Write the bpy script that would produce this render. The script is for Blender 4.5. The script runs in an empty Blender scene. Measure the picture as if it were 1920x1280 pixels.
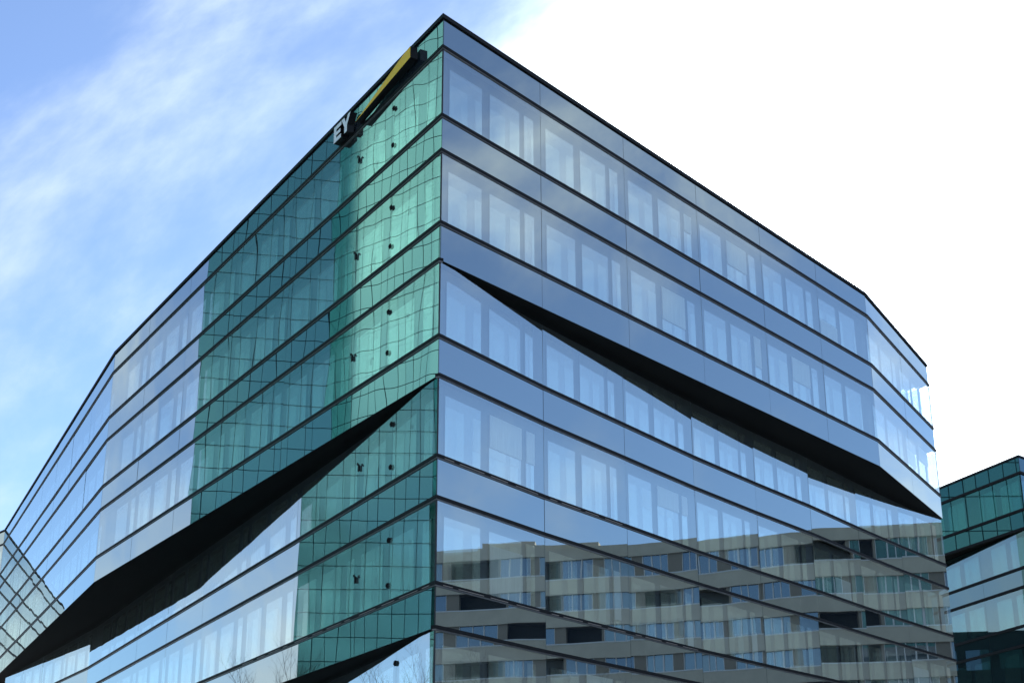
import bpy, bmesh, math, random
from mathutils import Matrix, Vector
random.seed(7)
R = math.radians
scene = bpy.context.scene
COL = scene.collection

# ------------------------------------------------------------------ camera
CAM_Z = 1.6
F_PX, PITCH, ROLL = 2746.5, 0.347093, 0.003788
cam_d = bpy.data.cameras.new('camera')
cam_d.sensor_width = 36.0
cam_d.lens = F_PX / 1920 * 36.0
cam_d.clip_start = 0.1
cam_d.clip_end = 5000
cam = bpy.data.objects.new('camera', cam_d)
COL.objects.link(cam)
_f = Vector((0, math.cos(PITCH), math.sin(PITCH)))
_u = Vector((0, -math.sin(PITCH), math.cos(PITCH)))
_x = Vector((1, 0, 0))
_r = _x * math.cos(ROLL) - _u * math.sin(ROLL)
_up = _x * math.sin(ROLL) + _u * math.cos(ROLL)
m = Matrix(((_r.x, _up.x, -_f.x, 0), (_r.y, _up.y, -_f.y, 0), (_r.z, _up.z, -_f.z, CAM_Z), (0, 0, 0, 1)))
cam.matrix_world = m
scene.camera = cam

# ------------------------------------------------------------------ sky and sun
SUN_AZ, SUN_EL = R(12.05), R(22.5)
SUN = Vector((math.sin(SUN_AZ) * math.cos(SUN_EL), math.cos(SUN_AZ) * math.cos(SUN_EL), math.sin(SUN_EL)))
world = bpy.data.worlds.new('World')
scene.world = world
world.use_nodes = True
nt = world.node_tree
nt.nodes.clear()


def wn(t, **k):
    n = nt.nodes.new(t)
    for a, b in k.items():
        setattr(n, a, b)
    return n


def wl(a, b):
    nt.links.new(a, b)


def wmath(op, a, b=None, c=None):
    n = wn('ShaderNodeMath', operation=op)
    for i, v in enumerate((a, b, c)):
        if v is None:
            continue
        if isinstance(v, (int, float)):
            n.inputs[i].default_value = v
        else:
            wl(v, n.inputs[i])
    return n.outputs[0]


SKY_STRENGTH = 0.10
sky = wn('ShaderNodeTexSky', sky_type='NISHITA', sun_disc=False, sun_elevation=SUN_EL, sun_rotation=SUN_AZ,
         altitude=400.0, air_density=1.0, dust_density=0.1, ozone_density=1.4)
tc = wn('ShaderNodeTexCoord')
sep = wn('ShaderNodeSeparateXYZ')
wl(tc.outputs['Generated'], sep.inputs[0])
dot = wn('ShaderNodeVectorMath', operation='DOT_PRODUCT')
wl(tc.outputs['Generated'], dot.inputs[0])
dot.inputs[1].default_value = SUN
cosd = wmath('MAXIMUM', dot.outputs['Value'], 0.0)
# cloud sheet: noise over the dome, drawn out along one high-level wind direction
WIND = (0.80, -0.08, 0.596)
wd = wn('ShaderNodeVectorMath', operation='DOT_PRODUCT')
wl(tc.outputs['Generated'], wd.inputs[0])
wd.inputs[1].default_value = WIND
ws = wn('ShaderNodeVectorMath', operation='SCALE')
ws.inputs[0].default_value = WIND
wl(wmath('MULTIPLY', wd.outputs['Value'], 0.55), ws.inputs['Scale'])
wsub = wn('ShaderNodeVectorMath', operation='SUBTRACT')
wl(tc.outputs['Generated'], wsub.inputs[0])
wl(ws.outputs[0], wsub.inputs[1])
mp = wn('ShaderNodeMapping')
mp.inputs['Location'].default_value = (5.0, 1.0, 2.0)
wl(wsub.outputs[0], mp.inputs[0])
n1 = wn('ShaderNodeTexNoise', noise_dimensions='3D')
n1.inputs['Scale'].default_value = 4.6
n1.inputs['Detail'].default_value = 10
n1.inputs['Roughness'].default_value = 0.57
n1.inputs['Distortion'].default_value = 0.25
wl(mp.outputs[0], n1.inputs['Vector'])
veil = wmath('POWER', cosd, 10.0)
dens = wmath('ADD', n1.outputs[0], wmath('MULTIPLY', veil, 0.30))
cr = wn('ShaderNodeMapRange', interpolation_type='SMOOTHSTEP')
cr.inputs['From Min'].default_value = 0.44
cr.inputs['From Max'].default_value = 0.74
cr.inputs['To Min'].default_value = 0.11     # a thin high veil everywhere
wl(dens, cr.inputs['Value'])
# cloud brightness: bright near the sun (forward scattering), softer away from it
glow = wmath('ADD', wmath('MULTIPLY', wmath('POWER', cosd, 12.0), 8.0), wmath('MULTIPLY', wmath('POWER', cosd, 120.0), 60.0))
cb = wmath('ADD', glow, 6.6)
ccol = wn('ShaderNodeVectorMath', operation='SCALE')
ccol.inputs[0].default_value = (0.86, 0.97, 1.03)
wl(cb, ccol.inputs['Scale'])
tint = wn('ShaderNodeVectorMath', operation='MULTIPLY')
tint.inputs[1].default_value = (0.68, 0.87, 1.18)
wl(sky.outputs[0], tint.inputs[0])
mx = wn('ShaderNodeMix', data_type='RGBA')
wl(cr.outputs[0], mx.inputs[0])
wl(tint.outputs[0], mx.inputs[6])
wl(ccol.outputs[0], mx.inputs[7])
bg = wn('ShaderNodeBackground')
bg.inputs['Strength'].default_value = SKY_STRENGTH
wl(mx.outputs[2], bg.inputs[0])
wo = wn('ShaderNodeOutputWorld')
wl(bg.outputs[0], wo.inputs[0])

sun_d = bpy.data.lights.new('sun', 'SUN')
sun_d.energy = 3.0
sun_d.angle = R(0.5)
sun_d.color = (1.0, 0.95, 0.87)
sun = bpy.data.objects.new('sun', sun_d)
COL.objects.link(sun)
sun.rotation_euler = (-SUN).to_track_quat('-Z', 'Y').to_euler()
sun.location = (0, 0, 120)

vs = scene.view_settings
vs.view_transform = 'Standard'
vs.look = 'None'
vs.exposure = 0.68
vs.gamma = 1.0
vs.use_curve_mapping = False
scene.cycles.max_bounces = 8
scene.cycles.glossy_bounces = 5
scene.cycles.transparent_max_bounces = 16
scene.cycles.diffuse_bounces = 4
scene.cycles.use_denoising = True
scene.cycles.sample_clamp_indirect = 8.0


# ------------------------------------------------------------------ materials
class NT:
    def __init__(self, name):
        self.m = bpy.data.materials.new(name)
        self.m.use_nodes = True
        self.t = self.m.node_tree
        self.t.nodes.clear()
        self.out = self.n('ShaderNodeOutputMaterial')

    def n(self, t, ins=None, **k):
        q = self.t.nodes.new(t)
        for a, b in k.items():
            setattr(q, a, b)
        for a, b in (ins or {}).items():
            s = q.inputs[a]
            if hasattr(b, 'links') or isinstance(b, bpy.types.NodeSocket):
                self.t.links.new(b, s)
            else:
                s.default_value = b
        return q

    def math(self, op, a, b=0.0):
        return self.n('ShaderNodeMath', {0: a, 1: b}, operation=op).outputs[0]

    def done(self, sock):
        self.t.links.new(sock, self.out.inputs[0])
        return self.m


def rgb(*c):
    return (*c, 1.0)


def matte(name, col, rough=0.6, var=0.12, scale=3.0, metallic=0.0, spec=0.4, stretch=(1, 1, 1)):
    k = NT(name)
    tcn = k.n('ShaderNodeTexCoord')
    mpn = k.n('ShaderNodeMapping', {0: tcn.outputs['Object'], 'Scale': stretch})
    no = k.n('ShaderNodeTexNoise', {'Vector': mpn.outputs[0], 'Scale': scale, 'Detail': 6.0, 'Roughness': 0.6})
    rp = k.n('ShaderNodeMapRange', {'Value': no.outputs[0], 'From Min': 0.3, 'From Max': 0.7, 'To Min': 1 - var, 'To Max': 1 + var})
    oi = k.n('ShaderNodeObjectInfo')
    rr = k.n('ShaderNodeMapRange', {'Value': oi.outputs['Random'], 'To Min': 1 - var * 0.6, 'To Max': 1 + var * 0.6})
    f = k.math('MULTIPLY', rp.outputs[0], rr.outputs[0])
    c = k.n('ShaderNodeVectorMath', {0: col[:3], 'Scale': f}, operation='SCALE')
    b = k.n('ShaderNodeBsdfPrincipled', {'Base Color': c.outputs[0], 'Roughness': rough, 'Metallic': metallic, 'Specular IOR Level': spec})
    return k.done(b.outputs[0])


def wavy_normal(k, dist, scale, zstretch=0.55):
    """slow unevenness of float glass, another pattern in every pane"""
    geo = k.n('ShaderNodeNewGeometry')
    oi = k.n('ShaderNodeObjectInfo')
    off = k.n('ShaderNodeVectorMath', {0: (91.0, 57.0, 33.0), 'Scale': oi.outputs['Random']}, operation='SCALE')
    v = k.n('ShaderNodeVectorMath', {0: geo.outputs['Position'], 1: off.outputs[0]}, operation='ADD')
    mpn = k.n('ShaderNodeMapping', {0: v.outputs[0], 'Scale': (1, 1, zstretch)})
    no = k.n('ShaderNodeTexNoise', {'Vector': mpn.outputs[0], 'Scale': scale, 'Detail': 0.0})
    bp = k.n('ShaderNodeBump', {'Strength': 1.0, 'Distance': dist, 'Height': no.outputs[0]})
    return bp.outputs[0]


def schlick(k, r0):
    geo = k.n('ShaderNodeNewGeometry')
    d = k.n('ShaderNodeVectorMath', {0: geo.outputs['Normal'], 1: geo.outputs['Incoming']}, operation='DOT_PRODUCT')
    c = k.math('ABSOLUTE', d.outputs['Value'])
    p5 = k.math('POWER', k.math('SUBTRACT', 1.0, c), 5.0)
    return k.math('ADD', k.math('MULTIPLY', p5, 1.0 - r0), r0)


def glass(name, refl, rmin, trans, dist=0.0026, scale=0.55):
    """coated facade glass: mirror part that grows towards grazing view, the rest tinted see-through"""
    k = NT(name)
    nor = wavy_normal(k, dist, scale)
    gl = k.n('ShaderNodeBsdfGlossy', {'Color': rgb(*refl), 'Roughness': 0.0, 'Normal': nor})
    tr = k.n('ShaderNodeBsdfTransparent', {'Color': rgb(*trans)})
    fac = schlick(k, rmin)
    mxs = k.n('ShaderNodeMixShader', {0: fac, 1: tr.outputs[0], 2: gl.outputs[0]})
    return k.done(mxs.outputs[0])


def clear(name, col):
    k = NT(name)
    return k.done(k.n('ShaderNodeBsdfTransparent', {'Color': rgb(*col)}).outputs[0])


def mirror_panel(name, refl, rmin, base, dist=0.0026, scale=0.55, rough=0.0):
    """opaque back-painted glass"""
    k = NT(name)
    nor = wavy_normal(k, dist, scale)
    gl = k.n('ShaderNodeBsdfGlossy', {'Color': rgb(*refl), 'Roughness': rough, 'Normal': nor})
    df = k.n('ShaderNodeBsdfDiffuse', {'Color': rgb(*base)})
    fac = schlick(k, rmin)
    return k.done(k.n('ShaderNodeMixShader', {0: fac, 1: df.outputs[0], 2: gl.outputs[0]}).outputs[0])


M = {}
M['glass'] = glass('facade_glass', (0.91, 0.99, 0.97), 0.48, (0.97, 1.0, 0.99))
for _n, _d in (('glass_wavy', 0.007), ('glass_mid', 0.0035), ('glass_far', 0.0014)):
    M[_n] = glass('facade_' + _n, (0.91, 0.99, 0.97), 0.48, (0.97, 1.0, 0.99), _d)
M['glass_back'] = clear('glass_back', (0.97, 1.0, 0.99))
M['spandrel'] = mirror_panel('spandrel_glass', (0.87, 0.97, 0.96), 0.48, (0.02, 0.03, 0.04))
for _n, _d in (('spandrel_wavy', 0.007), ('spandrel_mid', 0.0035), ('spandrel_far', 0.0014)):
    M[_n] = mirror_panel(_n + '_glass', (0.87, 0.97, 0.96), 0.48, (0.02, 0.03, 0.04), _d)
M['window_mirror'] = mirror_panel('inner_window_glass', (1.0, 1.0, 0.95), 0.72, (0.74, 0.77, 0.70), 0.002)
M['black'] = matte('black_metal', (0.007, 0.007, 0.0075), 0.6, 0.2, 4.0, spec=0.2)
M['bronze'] = matte('bronze_lip', (0.17, 0.16, 0.155), 0.4, 0.2, 6.0, metallic=0.5)
M['pale'] = matte('lip_glint', (0.34, 0.29, 0.25), 0.45, 0.15, 6.0)  # light caught on the ledges, painted as a paler tone
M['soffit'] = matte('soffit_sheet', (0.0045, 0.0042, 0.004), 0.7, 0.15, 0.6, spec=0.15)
M['slab'] = matte('slab_pale', (0.30, 0.31, 0.32), 0.7, 0.1, 1.0)
M['inner'] = matte('inner_frame_grey', (0.16, 0.18, 0.20), 0.5, 0.1, 1.0)
M['slab_dark'] = matte('dark_cladding', (0.05, 0.055, 0.06), 0.7, 0.1, 1.0)
M['joint'] = matte('joint_grey', (0.03, 0.03, 0.032), 0.5, 0.1, 2.0)
M['curtain'] = matte('pale_curtain', (0.84, 0.88, 0.85), 0.8, 0.10, 5.0, stretch=(6, 6, 0.25))
M['white'] = matte('sign_white', (0.90, 0.91, 0.92), 0.35, 0.04, 2.0)
M['yellow'] = matte('sign_yellow', (1.0, 0.58, 0.0), 0.35, 0.03, 1.5)
M['signblack'] = matte('sign_black', (0.008, 0.008, 0.009), 0.4, 0.1, 3.0)
M['asphalt'] = matte('asphalt', (0.05, 0.05, 0.052), 0.85, 0.25, 0.8)
M['paving'] = matte('paving', (0.36, 0.35, 0.33), 0.8, 0.15, 0.7)
M['tower_body'] = matte('tower_frame', (0.03, 0.11, 0.10), 0.5, 0.1, 1.0)
M['render_beige'] = matte('render_beige', (0.58, 0.53, 0.43), 0.85, 0.08, 0.6)
M['render_taupe'] = matte('render_taupe', (0.30, 0.26, 0.21), 0.85, 0.08, 0.6)
M['rail_white'] = matte('rail_white', (0.72, 0.73, 0.74), 0.4, 0.05, 2.0)
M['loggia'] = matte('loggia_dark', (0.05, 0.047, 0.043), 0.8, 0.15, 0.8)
M['win_glass'] = mirror_panel('window_glass', (0.75, 0.88, 1.0), 0.20, (0.05, 0.075, 0.085), 0.003, 0.8)
M['win_curtain'] = mirror_panel('window_glass_curtained', (0.75, 0.88, 1.0), 0.18, (0.17, 0.24, 0.24), 0.003, 0.8)
M['roof'] = matte('roof_gravel', (0.22, 0.215, 0.2), 0.9, 0.2, 2.0)
M['bark'] = matte('bark', (0.085, 0.065, 0.05), 0.9, 0.25, 6.0)
M['tower_glass'] = mirror_panel('tower_glass', (0.46, 0.94, 0.77), 0.54, (0.02, 0.12, 0.10), 0.003, 0.5, 0.14)


# ------------------------------------------------------------------ helpers
def tag(o, label=None, cat=None, group=None, kind=None):
    if label: o['label'] = label
    if cat: o['category'] = cat
    if group: o['group'] = group
    if kind: o['kind'] = kind
    return o


def empty(name, loc):
    o = bpy.data.objects.new(name, None)
    COL.objects.link(o)
    o.location = loc
    return o


def base_of(o):
    v = Vector((0, 0, 0))
    while o is not None:
        v += o.location
        o = o.parent
    return v


def link(name, mesh, parent=None, loc=(0, 0, 0), rot=(0, 0, 0), scale=(1, 1, 1)):
    """parents never carry rotation here, so a child's place is the world place less its parents' places"""
    o = bpy.data.objects.new(name, mesh)
    COL.objects.link(o)
    if parent is not None:
        o.parent = parent
        o.location = Vector(loc) - base_of(parent)
    else:
        o.location = loc
    o.rotation_euler = rot
    o.scale = scale
    return o


def mesh_from(name, verts, faces, mats, fmat=None):
    me = bpy.data.meshes.new(name)
    me.from_pydata(verts, [], faces)
    for q in mats:
        me.materials.append(q)
    if fmat:
        for p_, i in zip(me.polygons, fmat):
            p_.material_index = i
    me.update()
    return me


def unit_box(name, front, rest):
    """x -0.5..0.5, y 0..1 (y = 0 is the outer face), z 0..1"""
    v = [(-.5, 0, 0), (.5, 0, 0), (.5, 1, 0), (-.5, 1, 0), (-.5, 0, 1), (.5, 0, 1), (.5, 1, 1), (-.5, 1, 1)]
    f = [(0, 1, 5, 4), (1, 2, 6, 5), (2, 3, 7, 6), (3, 0, 4, 7), (4, 5, 6, 7), (3, 2, 1, 0)]
    if front is rest:
        return mesh_from(name, v, f, [front])
    return mesh_from(name, v, f, [front, rest], [0, 1, 1, 1, 1, 1])


BOX = {}


def box_mesh(key, front, rest=None):
    if key not in BOX:
        BOX[key] = unit_box(key, M[front], M[rest or front])
    return BOX[key]


def vec2(az, l=1.0):
    return Vector((math.sin(R(az)) * l, math.cos(R(az)) * l))


def cell(name, mesh, parent, p, q, z0, z1, out=0.0, thick=0.03, gap=0.0, tilt=0.0):
    """a slab standing on the plan segment p-q; the outside is to the right of p->q"""
    d = q - p
    L = d.length
    t = d / L
    nrm = Vector((t.y, -t.x))
    c = (p + q) / 2 + nrm * out
    o = link(name, mesh, parent, (c.x, c.y, z0), (0, 0, math.atan2(t.y, t.x)), (L - gap, thick, z1 - z0))
    if tilt:
        o.rotation_euler = (random.gauss(0, tilt), 0, o.rotation_euler[2] + random.gauss(0, tilt))
    return o


def offset_chain(ch, d):
    """offset an open plan chain to its outside by d, mitred"""
    res = []
    n = len(ch)
    for i in range(n):
        ns = []
        if i > 0:
            t = (ch[i] - ch[i - 1]).normalized(); ns.append(Vector((t.y, -t.x)))
        if i < n - 1:
            t = (ch[i + 1] - ch[i]).normalized(); ns.append(Vector((t.y, -t.x)))
        if len(ns) == 1:
            res.append(ch[i] + ns[0] * d)
        else:
            b = (ns[0] + ns[1]).normalized()
            res.append(ch[i] + b * (d / max(0.35, b.dot(ns[0]))))
    return res


def strip_mesh(name, ch, o_out, o_in, z0, z1, mat):
    a = offset_chain(ch, o_out)
    b = offset_chain(ch, -o_in)
    n = len(ch)
    v = [(q.x, q.y, z0) for q in a] + [(q.x, q.y, z0) for q in b] + [(q.x, q.y, z1) for q in a] + [(q.x, q.y, z1) for q in b]
    A0, B0, A1, B1 = 0, n, 2 * n, 3 * n
    f = []
    for i in range(n - 1):
        f += [(A0 + i, A0 + i + 1, A1 + i + 1, A1 + i), (B0 + i + 1, B0 + i, B1 + i, B1 + i + 1),
              (A1 + i, A1 + i + 1, B1 + i + 1, B1 + i), (A0 + i + 1, A0 + i, B0 + i, B0 + i + 1)]
    f += [(B0, A0, A1, B1), (A0 + n - 1, B0 + n - 1, B1 + n - 1, A1 + n - 1)]
    return mesh_from(name, v, f, [mat])


def prism_mesh(name, poly, z0, z1, mat, cap=None):
    n = len(poly)
    v = [(q[0], q[1], z0) for q in poly] + [(q[0], q[1], z1) for q in poly]
    f = [(i, (i + 1) % n, n + (i + 1) % n, n + i) for i in range(n)]
    f += [tuple(range(n - 1, -1, -1)), tuple(range(n, 2 * n))]
    me = mesh_from(name, v, f, [mat] + ([cap] if cap else []), ([0] * (n + 1) + [1]) if cap else None)
    bm = bmesh.new(); bm.from_mesh(me)
    bmesh.ops.recalc_face_normals(bm, faces=bm.faces)
    bm.to_mesh(me); bm.free()
    return me


def world_mesh(name, me, parent):
    """a mesh written in world coordinates, hung under a parent"""
    b = base_of(parent)
    for v_ in me.vertices:
        v_.co = v_.co - b
    o = bpy.data.objects.new(name, me)
    COL.objects.link(o)
    o.parent = parent
    return o


# ------------------------------------------------------------------ ground
def sheet(name, x0, y0, x1, y1, z, mat, label, cat):
    me = mesh_from(name, [(x0, y0, z), (x1, y0, z), (x1, y1, z), (x0, y1, z)], [(0, 1, 2, 3)], [mat])
    return tag(link(name, me), label, cat, kind='structure')


sheet('ground', -2500, -2500, 2500, 2500, 0.0, M['asphalt'], 'dark asphalt ground around the buildings', 'ground')

sheet('plaza', -120, -60, 110, 140, 0.06, M['paving'], 'pale paved square in front of the office block', 'pavement')

# ------------------------------------------------------------------ office building
LEV = [26.07, 24.90, 22.43, 21.20, 18.73, 17.50, 15.03, 13.80, 11.33, 10.10, 7.63, 6.40, 3.93, 2.70, 0.2]
LEV = [z + CAM_Z for z in LEV]
C0 = Vector((-2.18, 41.05))


def along(p, az, lens):
    out = [p]
    for l in lens:
        out.append(out[-1] + vec2(az, l))
    return out


# chains are written from the corner outwards, then turned for the left side so that the outside is on the right
AL1 = along(C0, -30.25, [6.27] * 6)
AL2 = along(AL1[-1], -24.9, [6.3] * 7 + [3.0])
AL3 = along(AL2[-1], -40.5, [6.3] * 6)
BL1 = along(C0, -26.2, [6.45] * 8)
BL2 = along(BL1[-1], -29.0, [6.4] * 4)
CL1 = along(C0, -21.4, [6.4] * 6)
AR1 = along(C0, 38.1, [31.0 / 6] * 6)
AR2 = along(AR1[-1], 28.5, [6.1, 6.1])
BR = [C0] + [Vector(q) for q in ((1.02, 46.05), (4.0, 50.4), (6.97, 54.75), (10.02, 58.95), (13.06, 63.0), (16.15, 67.4), (19.2, 71.6), (22.72, 76.3))]

SIDES = {  # name: list of facets, each a list of joints from the corner outwards; sign
    'AL': ([AL1, AL2, AL3], -1), 'BL': ([BL1, BL2], -1), 'CL': ([CL1], -1),
    'AR': ([AR1, AR2], 1), 'BR': ([BR], 1)}


def chain(side, corners_only=False):
    fac, s = SIDES[side]
    pts = [C0]
    for f in fac:
        pts += f[1:]
    return pts if s > 0 else pts[::-1]


def ring(left, right):
    return chain(left) + chain(right)[1:]


office = empty('office_building', (C0.x, C0.y, 0))
tag(office, 'large wedge-cornered glass office block with horizontal bands and black angled soffits', 'building')

# storeys from the top: (glazing top level, glazing bottom level, left side, right side); spandrel above each glazing
STOREYS = [(1, 2, 'AL', 'AR'), (3, 4, 'AL', 'AR'), (5, 6, 'AL', 'BR'), (7, 8, 'BL', 'BR'), (9, 10, 'BL', 'BR'), (11, 12, 'CL', 'BR'), (13, 14, 'CL', 'BR')]
SPANDRELS = [(0, 1, 'AL', 'AR'), (2, 3, 'AL', 'AR'), (4, 5, 'AL', 'AR'), (6, 7, 'AL', 'BR'), (8, 9, 'BL', 'BR'), (10, 11, 'BL', 'BR'), (12, 13, 'CL', 'BR')]

pane_me = box_mesh('glass_pane', 'glass', 'glass_back')
PANE = {'glass_pane': (box_mesh('glass_pane_wavy', 'glass_wavy', 'glass_back'), pane_me, box_mesh('glass_pane_far', 'glass_far', 'glass_back'), box_mesh('glass_pane_mid', 'glass_mid', 'glass_back')),
        'spandrel_panel': (box_mesh('spandrel_panel_wavy', 'spandrel_wavy', 'joint'), box_mesh('spandrel_panel', 'spandrel', 'joint'), box_mesh('spandrel_panel_far', 'spandrel_far', 'joint'), box_mesh('spandrel_panel_mid', 'spandrel_mid', 'joint'))}
span_me = box_mesh('spandrel_panel', 'spandrel', 'joint')
TILT = R(0.055)
clip_me = None


def clip_mesh():
    """black two-plate patch fitting with a bolt"""
    bm = bmesh.new()
    def b(cx, cy, cz, sx, sy, sz, rz=0):
        r_ = bmesh.ops.create_cube(bm, size=1.0)
        bmesh.ops.scale(bm, vec=(sx, sy, sz), verts=r_['verts'])
        bmesh.ops.rotate(bm, cent=(0, 0, 0), matrix=Matrix.Rotation(rz, 3, 'Y'), verts=r_['verts'])
        bmesh.ops.translate(bm, vec=(cx, cy, cz), verts=r_['verts'])
    b(0, -0.02, 0, 0.11, 0.05, 0.16)
    b(0, -0.055, 0, 0.06, 0.03, 0.09, 0.4)
    bmesh.ops.bevel(bm, geom=bm.edges[:], offset=0.008, segments=1, affect='EDGES')
    me = bpy.data.meshes.new('clip'); bm.to_mesh(me); bm.free(); me.materials.append(M['black'])
    return me


def handle_mesh():
    bm = bmesh.new()
    def b(cx, cy, cz, sx, sy, sz, rz=0):
        r_ = bmesh.ops.create_cube(bm, size=1.0)
        bmesh.ops.scale(bm, vec=(sx, sy, sz), verts=r_['verts'])
        bmesh.ops.rotate(bm, cent=(0, 0, 0), matrix=Matrix.Rotation(rz, 3, 'Y'), verts=r_['verts'])
        bmesh.ops.translate(bm, vec=(cx, cy, cz), verts=r_['verts'])
    b(0, -0.02, -0.05, 0.11, 0.05, 0.20)
    b(0.03, -0.06, 0.07, 0.20, 0.04, 0.05, 0.5)
    b(-0.02, -0.06, 0.09, 0.10, 0.04, 0.04, -0.5)
    bmesh.ops.bevel(bm, geom=bm.edges[:], offset=0.008, segments=1, affect='EDGES')
    me = bpy.data.meshes.new('lock_fitting'); bm.to_mesh(me); bm.free(); me.materials.append(M['black'])
    return me


CLIP, LOCK = clip_mesh(), handle_mesh()


def fitting(name, me, parent, p, t, z):
    nrm = Vector((t.y, -t.x))
    c = p + nrm * 0.02
    return link(name, me, parent, (c.x, c.y, z), (0, 0, math.atan2(t.y, t.x)))


def panes(side, zt, zb, mesh, name, storey=None):
    fac, s = SIDES[side]
    for fi, f in enumerate(fac):
        mesh = PANE[name][1 if s > 0 else (2 if fi else (0 if side == 'AL' else 3))]
        for i in range(len(f) - 1):
            segs = [(f[i], f[i + 1])]
            if storey is not None and s < 0 and fi == 0 and i == 0:
                mid = f[0] + (f[1] - f[0]) * 0.56
                segs = [(f[0], mid), (mid, f[1])]
            for k, (a, b) in enumerate(segs):
                p, q = (a, b) if s > 0 else (b, a)
                o = cell(name, mesh, office, p, q, zb, zt, 0.0, 0.03, 0.018, TILT)
                if len(segs) == 2:
                    t = (q - p).normalized()
                    h = zt - zb
                    if k == 0:
                        for fz in (0.20, 0.80):
                            fitting('clip', CLIP, office, a + (b - a).normalized() * ((b - a).length), t, zb + h * fz)
                    else:
                        fitting('lock_fitting', LOCK, office, b, t, zb + h * 0.5)


for (a, b, l, r_) in STOREYS:
    for sd in (l, r_):
        panes(sd, LEV[a] - 0.072, LEV[b] + 0.072, pane_me, 'glass_pane', a)
for (a, b, l, r_) in SPANDRELS:
    for sd in (l, r_):
        low = 0.0 if (b in (5,) and sd == 'AR') or (b == 7 and sd == 'AL') or (b == 11 and sd == 'BL') else 0.072
        panes(sd, LEV[a] - (0.072 if a else 0.12), LEV[b] + low, span_me, 'spandrel_panel')

# back of the block, never seen from the street in front
BACK_A = [Vector(q) for q in ((14.0, 100.0), (-22.0, 118.0), (-60.0, 158.0))]
BACK_B = [Vector(q) for q in ((14.0, 98.0), (-16.0, 112.0), (-30.0, 118.0))]
BACK_C = [Vector(q) for q in ((14.0, 98.0), (-6.0, 96.0))]
BACK = {'AL': BACK_A, 'BL': BACK_B, 'CL': BACK_C}


def footprint(left, right, inset, trim=0.0):
    rg = offset_chain(ring(left, right), -inset)
    if trim:
        e = (rg[-1] - rg[-2]).normalized()
        rg[-1] = rg[-1] - e * trim
    return rg + BACK[left]


for (a, b, l, r_) in SPANDRELS:
    world_mesh('floor_slab', prism_mesh('floor_slab', footprint(l, r_, 0.14), LEV[b] + 0.03, LEV[a] - (0.02 if a else 0.10), M['slab']), office)
for (a, b, l, r_) in STOREYS:
    world_mesh('inner_wall', prism_mesh('inner_wall', footprint(l, r_, 0.36, 0.75 if r_ == 'AR' else 0.4), LEV[b] - 0.05, LEV[a] + 0.06, M['inner']), office)
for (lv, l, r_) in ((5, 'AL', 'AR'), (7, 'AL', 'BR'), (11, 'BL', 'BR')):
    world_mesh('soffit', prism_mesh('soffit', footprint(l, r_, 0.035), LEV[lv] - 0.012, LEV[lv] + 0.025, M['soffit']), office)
# roof deck and coping
world_mesh('roof_deck', prism_mesh('roof_deck', footprint('AL', 'AR', 0.3), LEV[0] - 0.30, LEV[0] - 0.09, M['roof']), office)
world_mesh('coping', strip_mesh('coping', ring('AL', 'AR'), 0.06, 0.35, LEV[0] - 0.105, LEV[0] + 0.04, M['black']), office)

# ledges: a deep black profile with a thinner bronze lip below
LEDGES = [(1, 'AL', 'AR'), (2, 'AL', 'AR'), (3, 'AL', 'AR'), (4, 'AL', 'AR'), (5, 'AL', None), (6, 'AL', 'BR'), (7, None, 'BR'),
          (8, 'BL', 'BR'), (9, 'BL', 'BR'), (10, 'BL', 'BR'), (11, None, 'BR'), (12, 'CL', 'BR'), (13, 'CL', 'BR')]
for (lv, l, r_) in LEDGES:
    ch = ring(l, r_) if l and r_ else (chain(l) if l else chain(r_))
    z = LEV[lv]
    lg = world_mesh('ledge', strip_mesh('ledge', ch, 0.055, 0.12, z - 0.030, z + 0.070, M['black']), office)
    world_mesh('lip', strip_mesh('lip', ch, 0.035, 0.10, z - 0.070, z - 0.031, M['bronze']), lg)

# light glinting on two of the ledges, put in as paler dashes
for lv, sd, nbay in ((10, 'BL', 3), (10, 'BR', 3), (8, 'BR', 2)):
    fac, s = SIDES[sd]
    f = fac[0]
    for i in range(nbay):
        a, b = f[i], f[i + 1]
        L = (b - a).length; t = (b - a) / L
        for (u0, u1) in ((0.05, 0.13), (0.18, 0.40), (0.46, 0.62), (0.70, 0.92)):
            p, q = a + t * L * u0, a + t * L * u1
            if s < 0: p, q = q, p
            cell('ledge_glint', box_mesh('ledge_glint', 'pale'), office, p, q, LEV[lv] - 0.022, LEV[lv] - 0.002, 0.062, 0.012)

# vertical joint profiles at every bend and joint of the bands
joint_me = box_mesh('joint_profile', 'joint')
# corner post
for (a, b, l, r_) in STOREYS[:6]:
    t = Vector((1, 0))
    link('corner_post', joint_me, office, (C0.x + 0.0, C0.y - 0.012, LEV[b] + 0.08), (0, 0, 0), (0.05, 0.05, LEV[a] - LEV[b] - 0.16))

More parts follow.
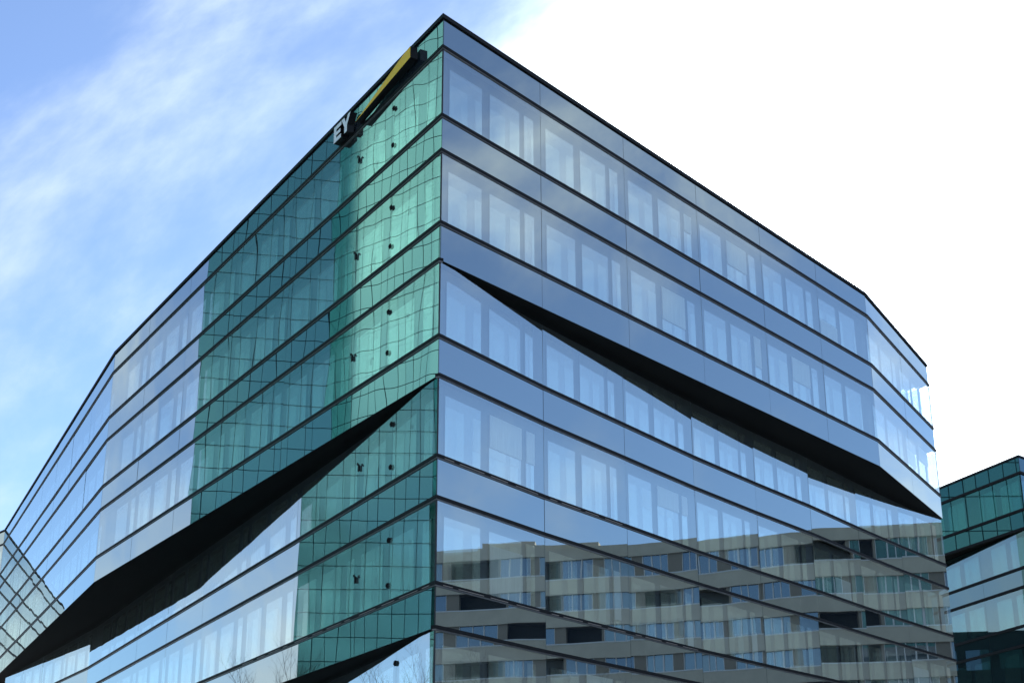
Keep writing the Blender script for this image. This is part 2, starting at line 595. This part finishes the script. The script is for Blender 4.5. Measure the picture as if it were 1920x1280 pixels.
# curtains behind the glazing
cur_me = box_mesh('curtain', 'curtain')
win_me = box_mesh('inner_window', 'window_mirror', 'inner')
PAT_R = [(0.137, 0.457), (0.537, 0.847), (0.897, 1.0)]
PAT_L = [(0.37, 0.67), (0.77, 1.07), (1.17, 1.27)]
n_cur = 0
extra = []
for (a, b, l, r_) in STOREYS[:6]:
    for sd in (l, r_):
        fac, s = SIDES[sd]
        for fi, f in enumerate(fac):
            tot = sum((f[i + 1] - f[i]).length for i in range(len(f) - 1))
            for i in range(-1, len(f) - 1):
                for (u0, u1) in (PAT_R if s > 0 else PAT_L):
                    if sd == 'BR':  # bends a little at every joint: stay inside one bay
                        if i < 0: continue
                        p0, p1 = f[i], f[i + 1]
                        w0, w1 = max(u0, .02), min(u1, .98)
                    else:
                        p0 = f[max(i, 0)] if i >= 0 else f[0] - (f[1] - f[0])
                        p1 = f[i + 1]
                        w0, w1 = u0, u1
                    A, B = p0 + (p1 - p0) * w0, p0 + (p1 - p0) * w1
                    e0 = (A - f[0]).dot((f[1] - f[0]).normalized()); e1 = (B - f[0]).dot((f[1] - f[0]).normalized())
                    if e0 < 0.5 or (sd != 'BR' and e1 > tot - (0.9 if sd == 'AR' and fi == 1 else 0.2)):
                        continue
                    p, q = (A, B) if s > 0 else (B, A)
                    top = LEV[a] - 0.36
                    bot = LEV[b] + 0.02
                    if s < 0 and fi > 0:
                        extra.append((p, q, bot, top))
                        continue
                    o = cell('inner_window', win_me, office, p, q, bot, top, -0.31, 0.04, 0.0, R(0.035))
                    rv = random.random()
                    if rv < 0.16 and not (sd == 'BR' and a == 5) and s > 0:
                        hb = (top - bot) * random.choice((0.35, 0.5, 0.62, 0.8))
                        if rv < 0.09: cell('blind', cur_me, office, p, q, top - hb, top, -0.27, 0.02)
                        else: cell('blind', cur_me, office, p, q, bot, bot + hb, -0.27, 0.02)
                    n_cur += 1
ev, ef = [], []
for (p, q, bot, top) in extra:      # the small, steeply seen windows of the far bays
    t = (q - p).normalized(); nrm = Vector((t.y, -t.x))
    k = len(ev)
    for d in (-0.31, -0.35):
        for (pt, z) in ((p, bot), (q, bot), (q, top), (p, top)):
            ev.append((pt.x + nrm.x * d, pt.y + nrm.y * d, z))
    ef += [(k, k + 1, k + 2, k + 3), (k + 1, k + 5, k + 6, k + 2), (k + 4, k, k + 3, k + 7), (k + 3, k + 2, k + 6, k + 7)]
world_mesh('far_inner_windows', mesh_from('far_inner_windows', ev, ef, [M['window_mirror']]), office)['kind'] = 'stuff'
print('inner windows', n_cur)

# clear glass return at the far right end of the upper storeys
ER = AR2[-1]
ret = along(ER, -22.0, [5.0, 5.0])
for (a, b) in ((1, 2), (3, 4)):
    cell('glass_pane', pane_me, office, ret[0], ret[1], LEV[b] + 0.085, LEV[a] - 0.085, 0.0, 0.03, 0.02)
for (a, b) in ((0, 1), (2, 3), (4, 5)):
    cell('spandrel_panel', span_me, office, ret[0], ret[1], LEV[b] + 0.05, LEV[a] - 0.085, 0.0, 0.03, 0.02)

for (a, b) in ((1, 2), (3, 4)):
    link('corner_post', joint_me, office, (ER.x, ER.y, LEV[b] + 0.08), (0, 0, 0), (0.04, 0.04, LEV[a] - LEV[b] - 0.16))

# ------------------------------------------------------------------ company sign on the roof band
def pix_ray(x, y):
    a, b = (x - 960) / F_PX, -(y - 640) / F_PX
    return _r * a + _up * b + _f


def on_face(x, y, out):
    """where the line of sight through a measured point meets the sign's own plane"""
    t = vec2(-30.25)
    nrm = Vector((-t.y, t.x)) * 1.0
    nrm = Vector((-math.cos(R(30.25)), -math.sin(R(30.25))))
    q = C0 + nrm * out
    r3 = pix_ray(x, y)
    k = (q.dot(nrm)) / (r3.x * nrm.x + r3.y * nrm.y)
    P = r3 * k
    s = (Vector((P.x, P.y)) - q).dot(-t)      # runs towards the corner
    return s, P.z + CAM_Z


SGN_OUT, SGN_D = 0.32, 0.27
sgn_t = -vec2(-30.25)
sgn_n = Vector((-math.cos(R(30.25)), -math.sin(R(30.25))))
s0, z0s = on_face(625, 270, SGN_OUT)
sb = C0 + sgn_n * SGN_OUT + sgn_t * s0
sign = empty('company_sign', (sb.x, sb.y, z0s))
tag(sign, 'sign with white letters EY and a yellow beam on the roof band', 'sign')


def extrude_sign(name, poly, front):
    v, n = [], len(poly)
    for d in (0.0, SGN_D):
        for (s, z) in poly:
            q = C0 + sgn_n * (SGN_OUT - d) + sgn_t * s
            v.append((q.x, q.y, z))
    f = [tuple(range(n)), tuple(range(2 * n - 1, n - 1, -1))]
    f += [(i, n + i, n + (i + 1) % n, (i + 1) % n) for i in range(n)]
    me = mesh_from(name, v, f, [M[front], M['signblack']], [0] + [1] * (n + 1))
    bm = bmesh.new(); bm.from_mesh(me)
    bmesh.ops.recalc_face_normals(bm, faces=bm.faces)
    bm.to_mesh(me); bm.free()
    return world_mesh(name, me, sign)


def zp(X, Y):
    return on_face(600 + X / 5.335, 60 + Y / 5.335, SGN_OUT)


ez0 = zp(137, 1122); ez1 = zp(140, 965); ez2 = zp(214, 905); ez3 = zp(238, 1035)
sL = (ez0[0] + ez1[0]) / 2
sR = ez2[0]
zB = ez0[1]
zT = ez1[1]
h, w = zT - zB, max(sR - sL, 0.5)
print('sign E', sL, sR, zB, zT)
t_ = 0.24
E_poly = [(0, 0), (1, 0), (1, t_), (0.34, t_), (0.34, 0.39), (0.9, 0.39), (0.9, 0.60), (0.34, 0.60), (0.34, 1 - t_), (1, 1 - t_), (1, 1), (0, 1)]
extrude_sign('letter', [(sL + w * 1.0 * x, zB + h * y) for x, y in E_poly], 'white')['label'] = 'white letter E'
yl, yr = sL + w * 1.02, sL + w * 2.22
Y_poly = [(0.35, 0), (0.65, 0), (0.65, 0.40), (1.0, 1.0), (0.70, 1.0), (0.5, 0.62), (0.30, 1.0), (0.0, 1.0), (0.35, 0.40)]
extrude_sign('letter', [(yl + (yr - yl) * x, zB + h * y) for x, y in Y_poly], 'white')['label'] = 'white letter Y'
beam = [zp(352, 903), zp(620, 575), zp(903, 252), zp(903, 143), zp(838, 222), zp(500, 690)]
beam = [zp(352, 903), zp(903, 252), zp(903, 143), zp(838, 222)]
print('beam', beam, 'roof', LEV[0], LEV[1])
extrude_sign('beam', beam, 'yellow')['label'] = 'yellow wedge beam'
for s in (sL + 0.25, sL + 1.1, beam[1][0] - 0.5, beam[1][0] - 1.6):
    q = C0 + sgn_n * (SGN_OUT - SGN_D) + sgn_t * s
    link('bracket', box_mesh('bracket', 'signblack'), sign, (q.x, q.y, zB + h * 0.4 if s < sL + 2 else beam[1][1] + 0.22),
         (0, 0, math.atan2(sgn_t.y, sgn_t.x)), (0.07, SGN_OUT - SGN_D, 0.07))

# ------------------------------------------------------------------ neighbouring glass block on the right
NB = Vector((33.88, 94.92))
neigh = empty('corner_office', (NB.x, NB.y, 0))
tag(neigh, 'smaller dark green glass office block at the right edge behind the main block', 'building')
nl_up = along(NB, -18.3, [6.2] * 4)
nr_up = along(NB, 46.0, [5.2] * 5)
nl_lo = along(NB, -13.0, [6.2] * 4)
nr_lo = along(NB, 42.0, [5.2] * 5)
nback = [Vector((42, 128)), Vector((30, 125))]


def n_ring(l, r_):
    return l[::-1] + r_[1:]


N_ST = [(1, 2, 0), (3, 4, 1), (5, 6, 1), (7, 8, 1), (9, 10, 1), (11, 12, 1)]
N_SP = [(0, 1, 0), (2, 3, 0), (4, 5, 1), (6, 7, 1), (8, 9, 1), (10, 11, 1)]
NCH = [(nl_up, nr_up), (nl_lo, nr_lo)]
M['glass_green'] = glass('neighbour_glass', (0.52, 0.72, 0.76), 0.36, (0.33, 0.50, 0.50), 0.004, 0.4)
M['spandrel_green'] = mirror_panel('neighbour_spandrel', (0.46, 0.66, 0.72), 0.34, (0.012, 0.03, 0.032), 0.004, 0.4)
npane = box_mesh('neighbour_pane', 'glass_green', 'glass_back')
nspan = box_mesh('neighbour_spandrel_box', 'spandrel_green', 'joint')
for (lst, me, nm) in ((N_ST, npane, 'glass_pane'), (N_SP, nspan, 'spandrel_panel')):
    for (a, b, v) in lst:
        for si, ch in enumerate(NCH[v]):
            for i in range(len(ch) - 1):
                p, q = (ch[i + 1], ch[i]) if si == 0 else (ch[i], ch[i + 1])
                cell(nm, me, neigh, p, q, LEV[b] + 0.085, LEV[a] - 0.085, 0.0, 0.03, 0.018, TILT)
for (a, b, v) in N_SP:
    ch = offset_chain(n_ring(*NCH[v]), -0.14)
    world_mesh('floor_slab', prism_mesh('floor_slab', ch + nback[:1], LEV[b] + 0.03, LEV[a] - 0.02, M['slab']), neigh)
for (a, b, v) in N_ST:
    ch = offset_chain(n_ring(*NCH[v]), -0.36)
    world_mesh('inner_wall', prism_mesh('inner_wall', ch + nback[:1], LEV[b] - 0.05, LEV[a] + 0.06, M['inner']), neigh)
    for si, chn in enumerate(NCH[v]):
        for i in range(len(chn) - 1):
            for (u0, u1) in ((0.12, 0.44), (0.54, 0.84)):
                A, B = chn[i] + (chn[i + 1] - chn[i]) * u0, chn[i] + (chn[i + 1] - chn[i]) * u1
                p, q = (B, A) if si == 0 else (A, B)
                if a < 9:
                    cell('inner_window', win_me, neigh, p, q, LEV[b] + 0.02, LEV[a] - 0.36, -0.31, 0.04)
for lv in range(1, 12):
    v = 0 if lv <= 3 else 1
    ch = n_ring(*NCH[v])
    world_mesh('ledge', strip_mesh('ledge', ch, 0.10, 0.12, LEV[lv] - 0.08, LEV[lv] + 0.083, M['black']), neigh)
world_mesh('coping', strip_mesh('coping', n_ring(nl_up, nr_up), 0.06, 0.35, LEV[0] - 0.10, LEV[0] + 0.05, M['black']), neigh)
world_mesh('roof_deck', prism_mesh('roof_deck', offset_chain(n_ring(nl_up, nr_up), -0.3) + nback[:1], LEV[0] - 0.3, LEV[0] - 0.09, M['roof']), neigh)
world_mesh('soffit', prism_mesh('soffit', offset_chain(n_ring(nl_up, nr_up), -0.04) + nback[:1], LEV[3] - 0.012, LEV[3] + 0.02, M['soffit']), neigh)

# ------------------------------------------------------------------ green glass tower mirrored in the left front
TW_E = Vector((-32.8, 78.2))
TW_B = Vector((-38.0, 72.2))
TW_F = TW_B + vec2(168.0, 22.0)
TW_H = 92.0
tower = empty('glass_tower', ((TW_B.x, TW_B.y, 0)))
tag(tower, 'tall green glass tower with a fine pane grid, mirrored in the left front', 'tower')
tw_poly = [TW_E, TW_E + vec2(-72, 20.0), TW_F + vec2(-95, 24), TW_F, TW_B]
# the frame stands a hand's breadth behind the panes
def face_normal(p, q):
    t = (q - p).normalized()
    n_ = Vector((t.y, -t.x))
    mid = sum(tw_poly, Vector((0, 0))) / 5
    return n_ if n_.dot(p - mid) > 0 else -n_
n_dark, n_light = face_normal(TW_E, TW_B), face_normal(TW_B, TW_F)
tw_in = [TW_E - n_dark * 0.10, tw_poly[1], tw_poly[2], TW_F - n_light * 0.10, TW_B - (n_dark + n_light).normalized() * 0.115]
world_mesh('tower_frame', prism_mesh('tower_frame', tw_in, 0.0, TW_H, M['tower_body']), tower)
tw_pane = box_mesh('tower_pane', 'tower_glass', 'tower_body')
PW, PH = 0.74, 1.42
rest_v, rest_f = [], []


def rest_box(p, q, z0, z1):
    d = (q - p).normalized(); nrm = Vector((d.y, -d.x))
    k = len(rest_v)
    tl = random.gauss(0, 0.002); tz = random.gauss(0, 0.002)
    for (o, zz_) in ((0, 0), (-0.06, 0)):
        for (pt, z) in ((p, z0), (q, z0), (q, z1), (p, z1)):
            e = o + (tl if pt is q else 0) + (tz if z == z1 else 0)
            rest_v.append((pt.x + nrm.x * e, pt.y + nrm.y * e, z))
    rest_f.extend([(k, k + 1, k + 2, k + 3), (k + 1, k + 5, k + 6, k + 2), (k + 4, k, k + 3, k + 7), (k + 3, k + 2, k + 6, k + 7), (k + 4, k + 5, k + 1, k)])


n_t = 0
for (a, b, c0_, c1_, r0, r1) in ((TW_E, TW_B, 0, 11, 9, 27), (TW_B, TW_F, 0, 6, 12, 28)):
    # outside on the right of F->B->E
    L = (b - a).length; t = (b - a) / L
    cols = int(L / PW); pw = L / cols
    for ci in range(cols):
        p = a + t * (pw * ci + 0.02); q = a + t * (pw * (ci + 1) - 0.02)
        p, q = q, p
        for ri in range(int((TW_H - 3) / PH)):
            z0, z1 = 2.0 + ri * PH + 0.025, 2.0 + (ri + 1) * PH - 0.025
            if c0_ <= ci < c1_ and r0 <= ri < r1 and n_t < 300:
                cell('pane', tw_pane, tower, p, q, z0, z1, 0.0, 0.06, 0.0, R(0.12)); n_t += 1
            else:
                rest_box(p, q, z0, z1)
print('tower panes', n_t)
o = world_mesh('pane_field', mesh_from('pane_field', rest_v, rest_f, [M['tower_glass']]), tower)
o['kind'] = 'stuff'

# ------------------------------------------------------------------ green glass block, added out of view so the right-hand neighbour mirrors dark green
GB0, GB1 = Vector((0.5, 127.0)), Vector((-21.0, 109.5))
gblock = empty('unseen_glass_block', (GB0.x, GB0.y, 0))
tag(gblock, 'added unseen dark green glass block, mirrored in the neighbouring block at the right edge', 'building')
gd = (GB1 - GB0).normalized(); gn = Vector((-gd.y, gd.x))
if gn.dot(NB - GB0) < 0: gn = -gn
world_mesh('block_frame', prism_mesh('block_frame', [GB0 - gn * 0.07, GB1 - gn * 0.07, GB1 - gn * 14, GB0 - gn * 14], 0.0, 44.0, M['tower_body']), gblock)
gL = (GB1 - GB0).length
for ci in range(20):
    for ri in range(12):
        p, q = GB0 + gd * (gL * ci / 20 + 0.05), GB0 + gd * (gL * (ci + 1) / 20 - 0.05)
        t = (q - p)
        if Vector((t.y, -t.x)).dot(gn) < 0: p, q = q, p
        cell('pane', tw_pane, gblock, p, q, 2.05 + ri * 3.4, 2.0 + (ri + 1) * 3.4 - 0.05, 0.0, 0.06, 0.0, R(0.3))

# low dark block added out of view to darken reflections in the neighbour's lower storeys
RB0, RB1 = Vector((4.0, 166.0)), Vector((-31.0, 139.0))
rear = empty('unseen_rear_block', (RB0.x, RB0.y, 0))
tag(rear, 'added unseen low dark grey block, darkening the reflection in the lower storeys of the right-hand neighbour', 'building')
rd = (RB1 - RB0).normalized(); rn = Vector((-rd.y, rd.x))
if rn.dot(NB - RB0) < 0: rn = -rn
world_mesh('wall', prism_mesh('wall', [RB0, RB1, RB1 - rn * 12, RB0 - rn * 12], 0.0, 27.0, M['slab_dark']), rear)
for st in range(7):
    for k in range(12):
        p, q = RB0 + rd * (43.0 * k / 12 + 0.5), RB0 + rd * (43.0 * (k + 1) / 12 - 0.5)
        t = q - p
        if Vector((t.y, -t.x)).dot(rn) < 0: p, q = q, p
        cell('window', box_mesh('window_pane', 'win_glass', 'joint'), rear, p, q, 1.2 + st * 3.6, 3.2 + st * 3.6, 0.03, 0.06)

# ------------------------------------------------------------------ apartment block mirrored in the right front
AP = [Vector(q) for q in ((107.0, 60.0), (94.0, 76.3), (87.2, 83.6), (82.6, 90.0), (76.8, 95.0), (73.0, 99.6), (69.6, 106.2), (60.0, 119.0))]
AP = AP[::-1]     # outside on the right when walked from far to near
AP_TOP = 31.0
ST_H, BAND = 3.05, 1.40
apart = empty('apartment_building', (AP[4].x, AP[4].y, 0))
tag(apart, 'beige grey apartment block with window bands and dark balconies, mirrored in the right front', 'building')
frame_me = box_mesh('window_frame', 'rail_white')
wg_me = box_mesh('window_pane', 'win_glass', 'joint')
wc_me = box_mesh('window_pane_curtain', 'win_curtain', 'joint')
taupe_me = box_mesh('wall_pier', 'render_taupe')
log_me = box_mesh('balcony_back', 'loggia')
rail_me = box_mesh('rail', 'rail_white')
NST = 10
for st in range(NST + 1):
    zt = AP_TOP - st * ST_H
    zb = zt - (1.15 if st == 0 else BAND)
    if zb < 0: break
    par = world_mesh('parapet', strip_mesh('parapet', AP, 0.0, 0.30, zb, zt, M['render_beige']), apart)
    if st:
        world_mesh('rail', strip_mesh('rail', AP, 0.04, 0.06, zt, zt + 0.11, M['rail_white']), par)
    # storey below the band
    wt, wb = zb, AP_TOP - (st + 1) * ST_H
    if wb < 0: break
    for i in range(len(AP) - 1):
        a, b = AP[i], AP[i + 1]
        L = (b - a).length; t = (b - a) / L
        nb = max(1, round(L / 4.0))
        for k in range(nb):
            p, q = a + t * L * k / nb, a + t * L * (k + 1) / nb
            kind = random.Random(i * 31 + k * 7 + (st * 5 if random.random() < .35 else 0)).choice('WWWWLL')
            if kind == 'P':
                cell('wall_pier', taupe_me, apart, p, q, wb, wt, -0.25, 0.3)
            elif kind == 'L':
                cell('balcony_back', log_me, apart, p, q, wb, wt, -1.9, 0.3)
                cell('wall_pier', taupe_me, apart, p, p + t * 0.25, wb, wt, -0.25, 1.6)
            else:
                cell('wall_pier', taupe_me, apart, p, p + t * 1.1, wb, wt, -0.25, 0.3)
                w0, w1 = p + t * 1.1, q
                win = empty('window', (0, 0, 0)); win.parent = apart; win.location = Vector((w0.x, w0.y, wb)) - base_of(apart)
                cell('pane', wg_me if random.random() < 0.6 else wc_me, win, w0, w1, wb, wt, -0.33, 0.06, 0.0, R(0.5))
                nm = 3
                for j in range(nm + 1):
                    c = w0 + (w1 - w0) * (j / nm)
                    fo = cell('frame', frame_me, win, c - t * 0.06, c + t * 0.06, wb, wt, -0.27, 0.08)
# floors and roof behind the front
ap_in = offset_chain(AP, -2.3)
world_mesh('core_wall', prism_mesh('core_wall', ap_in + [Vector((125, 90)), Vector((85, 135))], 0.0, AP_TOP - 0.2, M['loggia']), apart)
for st in range(NST):
    zt = AP_TOP - st * ST_H
    world_mesh('floor_slab', prism_mesh('floor_slab', offset_chain(AP, -0.1) + [Vector((125, 90)), Vector((85, 135))], zt - (0.9 if st == 0 else 1.30), zt - 0.6 if st == 0 else zt - 1.0, M['render_taupe']), apart)
# set-back roof storey
q0, q1 = Vector((92.5, 84.0)), Vector((89.5, 88.5))
cell('roof_house', box_mesh('roof_house', 'render_beige'), apart, q1, q0, AP_TOP - 0.3, AP_TOP + 1.4, 0, 6.0)

# ------------------------------------------------------------------ bare trees mirrored near the foot
def bare_tree(name, loc, height, label, seed):
    rnd = random.Random(seed)
    root = empty(name, loc)
    tag(root, label, 'tree', group='bare street trees')
    def tubes(segs, nm):
        v, f = [], []
        for (p, q, r0, r1) in segs:
            d = (q - p).normalized()
            x = d.orthogonal().normalized(); y = d.cross(x)
            k = len(v); ns = 5 if r0 > 0.03 else 3
            for (c, r) in ((p, r0), (q, r1)):
                for j in range(ns):
                    an = 2 * math.pi * j / ns
                    w_ = c + x * (r * math.cos(an)) + y * (r * math.sin(an))
                    v.append(tuple(w_))
            f += [(k + j, k + (j + 1) % ns, k + ns + (j + 1) % ns, k + ns + j) for j in range(ns)]
        me = mesh_from(nm, v, f, [M['bark']])
        o = bpy.data.objects.new(nm, me); COL.objects.link(o); o.parent = root
        return o
    trunk, crown = [], []
    def grow(p, d, l, r, lev):
        n = 3
        for i in range(n):
            d = (d + Vector((rnd.gauss(0, .1), rnd.gauss(0, .1), 0.05 + rnd.gauss(0, .06)))).normalized()
            q = p + d * (l / n)
            (trunk if lev == 0 else crown).append((p, q, r, r * 0.85)); p = q; r *= 0.85
            if lev < 4 and (lev > 0 or i > 0):
                for _ in range(2 if lev < 3 else 3):
                    s_ = Vector((rnd.gauss(0, 1), rnd.gauss(0, 1), rnd.uniform(0.1, .9))).normalized()
                    grow(p, (d * 0.75 + s_ * 0.75).normalized(), l * rnd.uniform(.42, .6), r * 0.55, lev + 1)
    grow(Vector((0, 0, 0)), Vector((0, 0, 1)), height * 0.62, height * 0.013, 0)
    tubes(trunk, 'trunk'); tubes(crown, 'crown')
    return root


bare_tree('bare_tree', (-29.4, 76.4, 0), 12.6, 'bare young tree mirrored at the foot of the left front', 3)
for (x, y, hh, lab, sd) in ((54, 61, 14.4, 'bare young tree mirrored low on the right front next to the corner', 11),
                            (52, 66, 13.8, 'bare young tree mirrored low on the right front, second from the corner', 12),
                            (49.5, 70, 13.6, 'bare young tree mirrored low on the right front, farthest from the corner', 13)):
    bare_tree('bare_tree', (x, y, 0), hh, lab, sd)
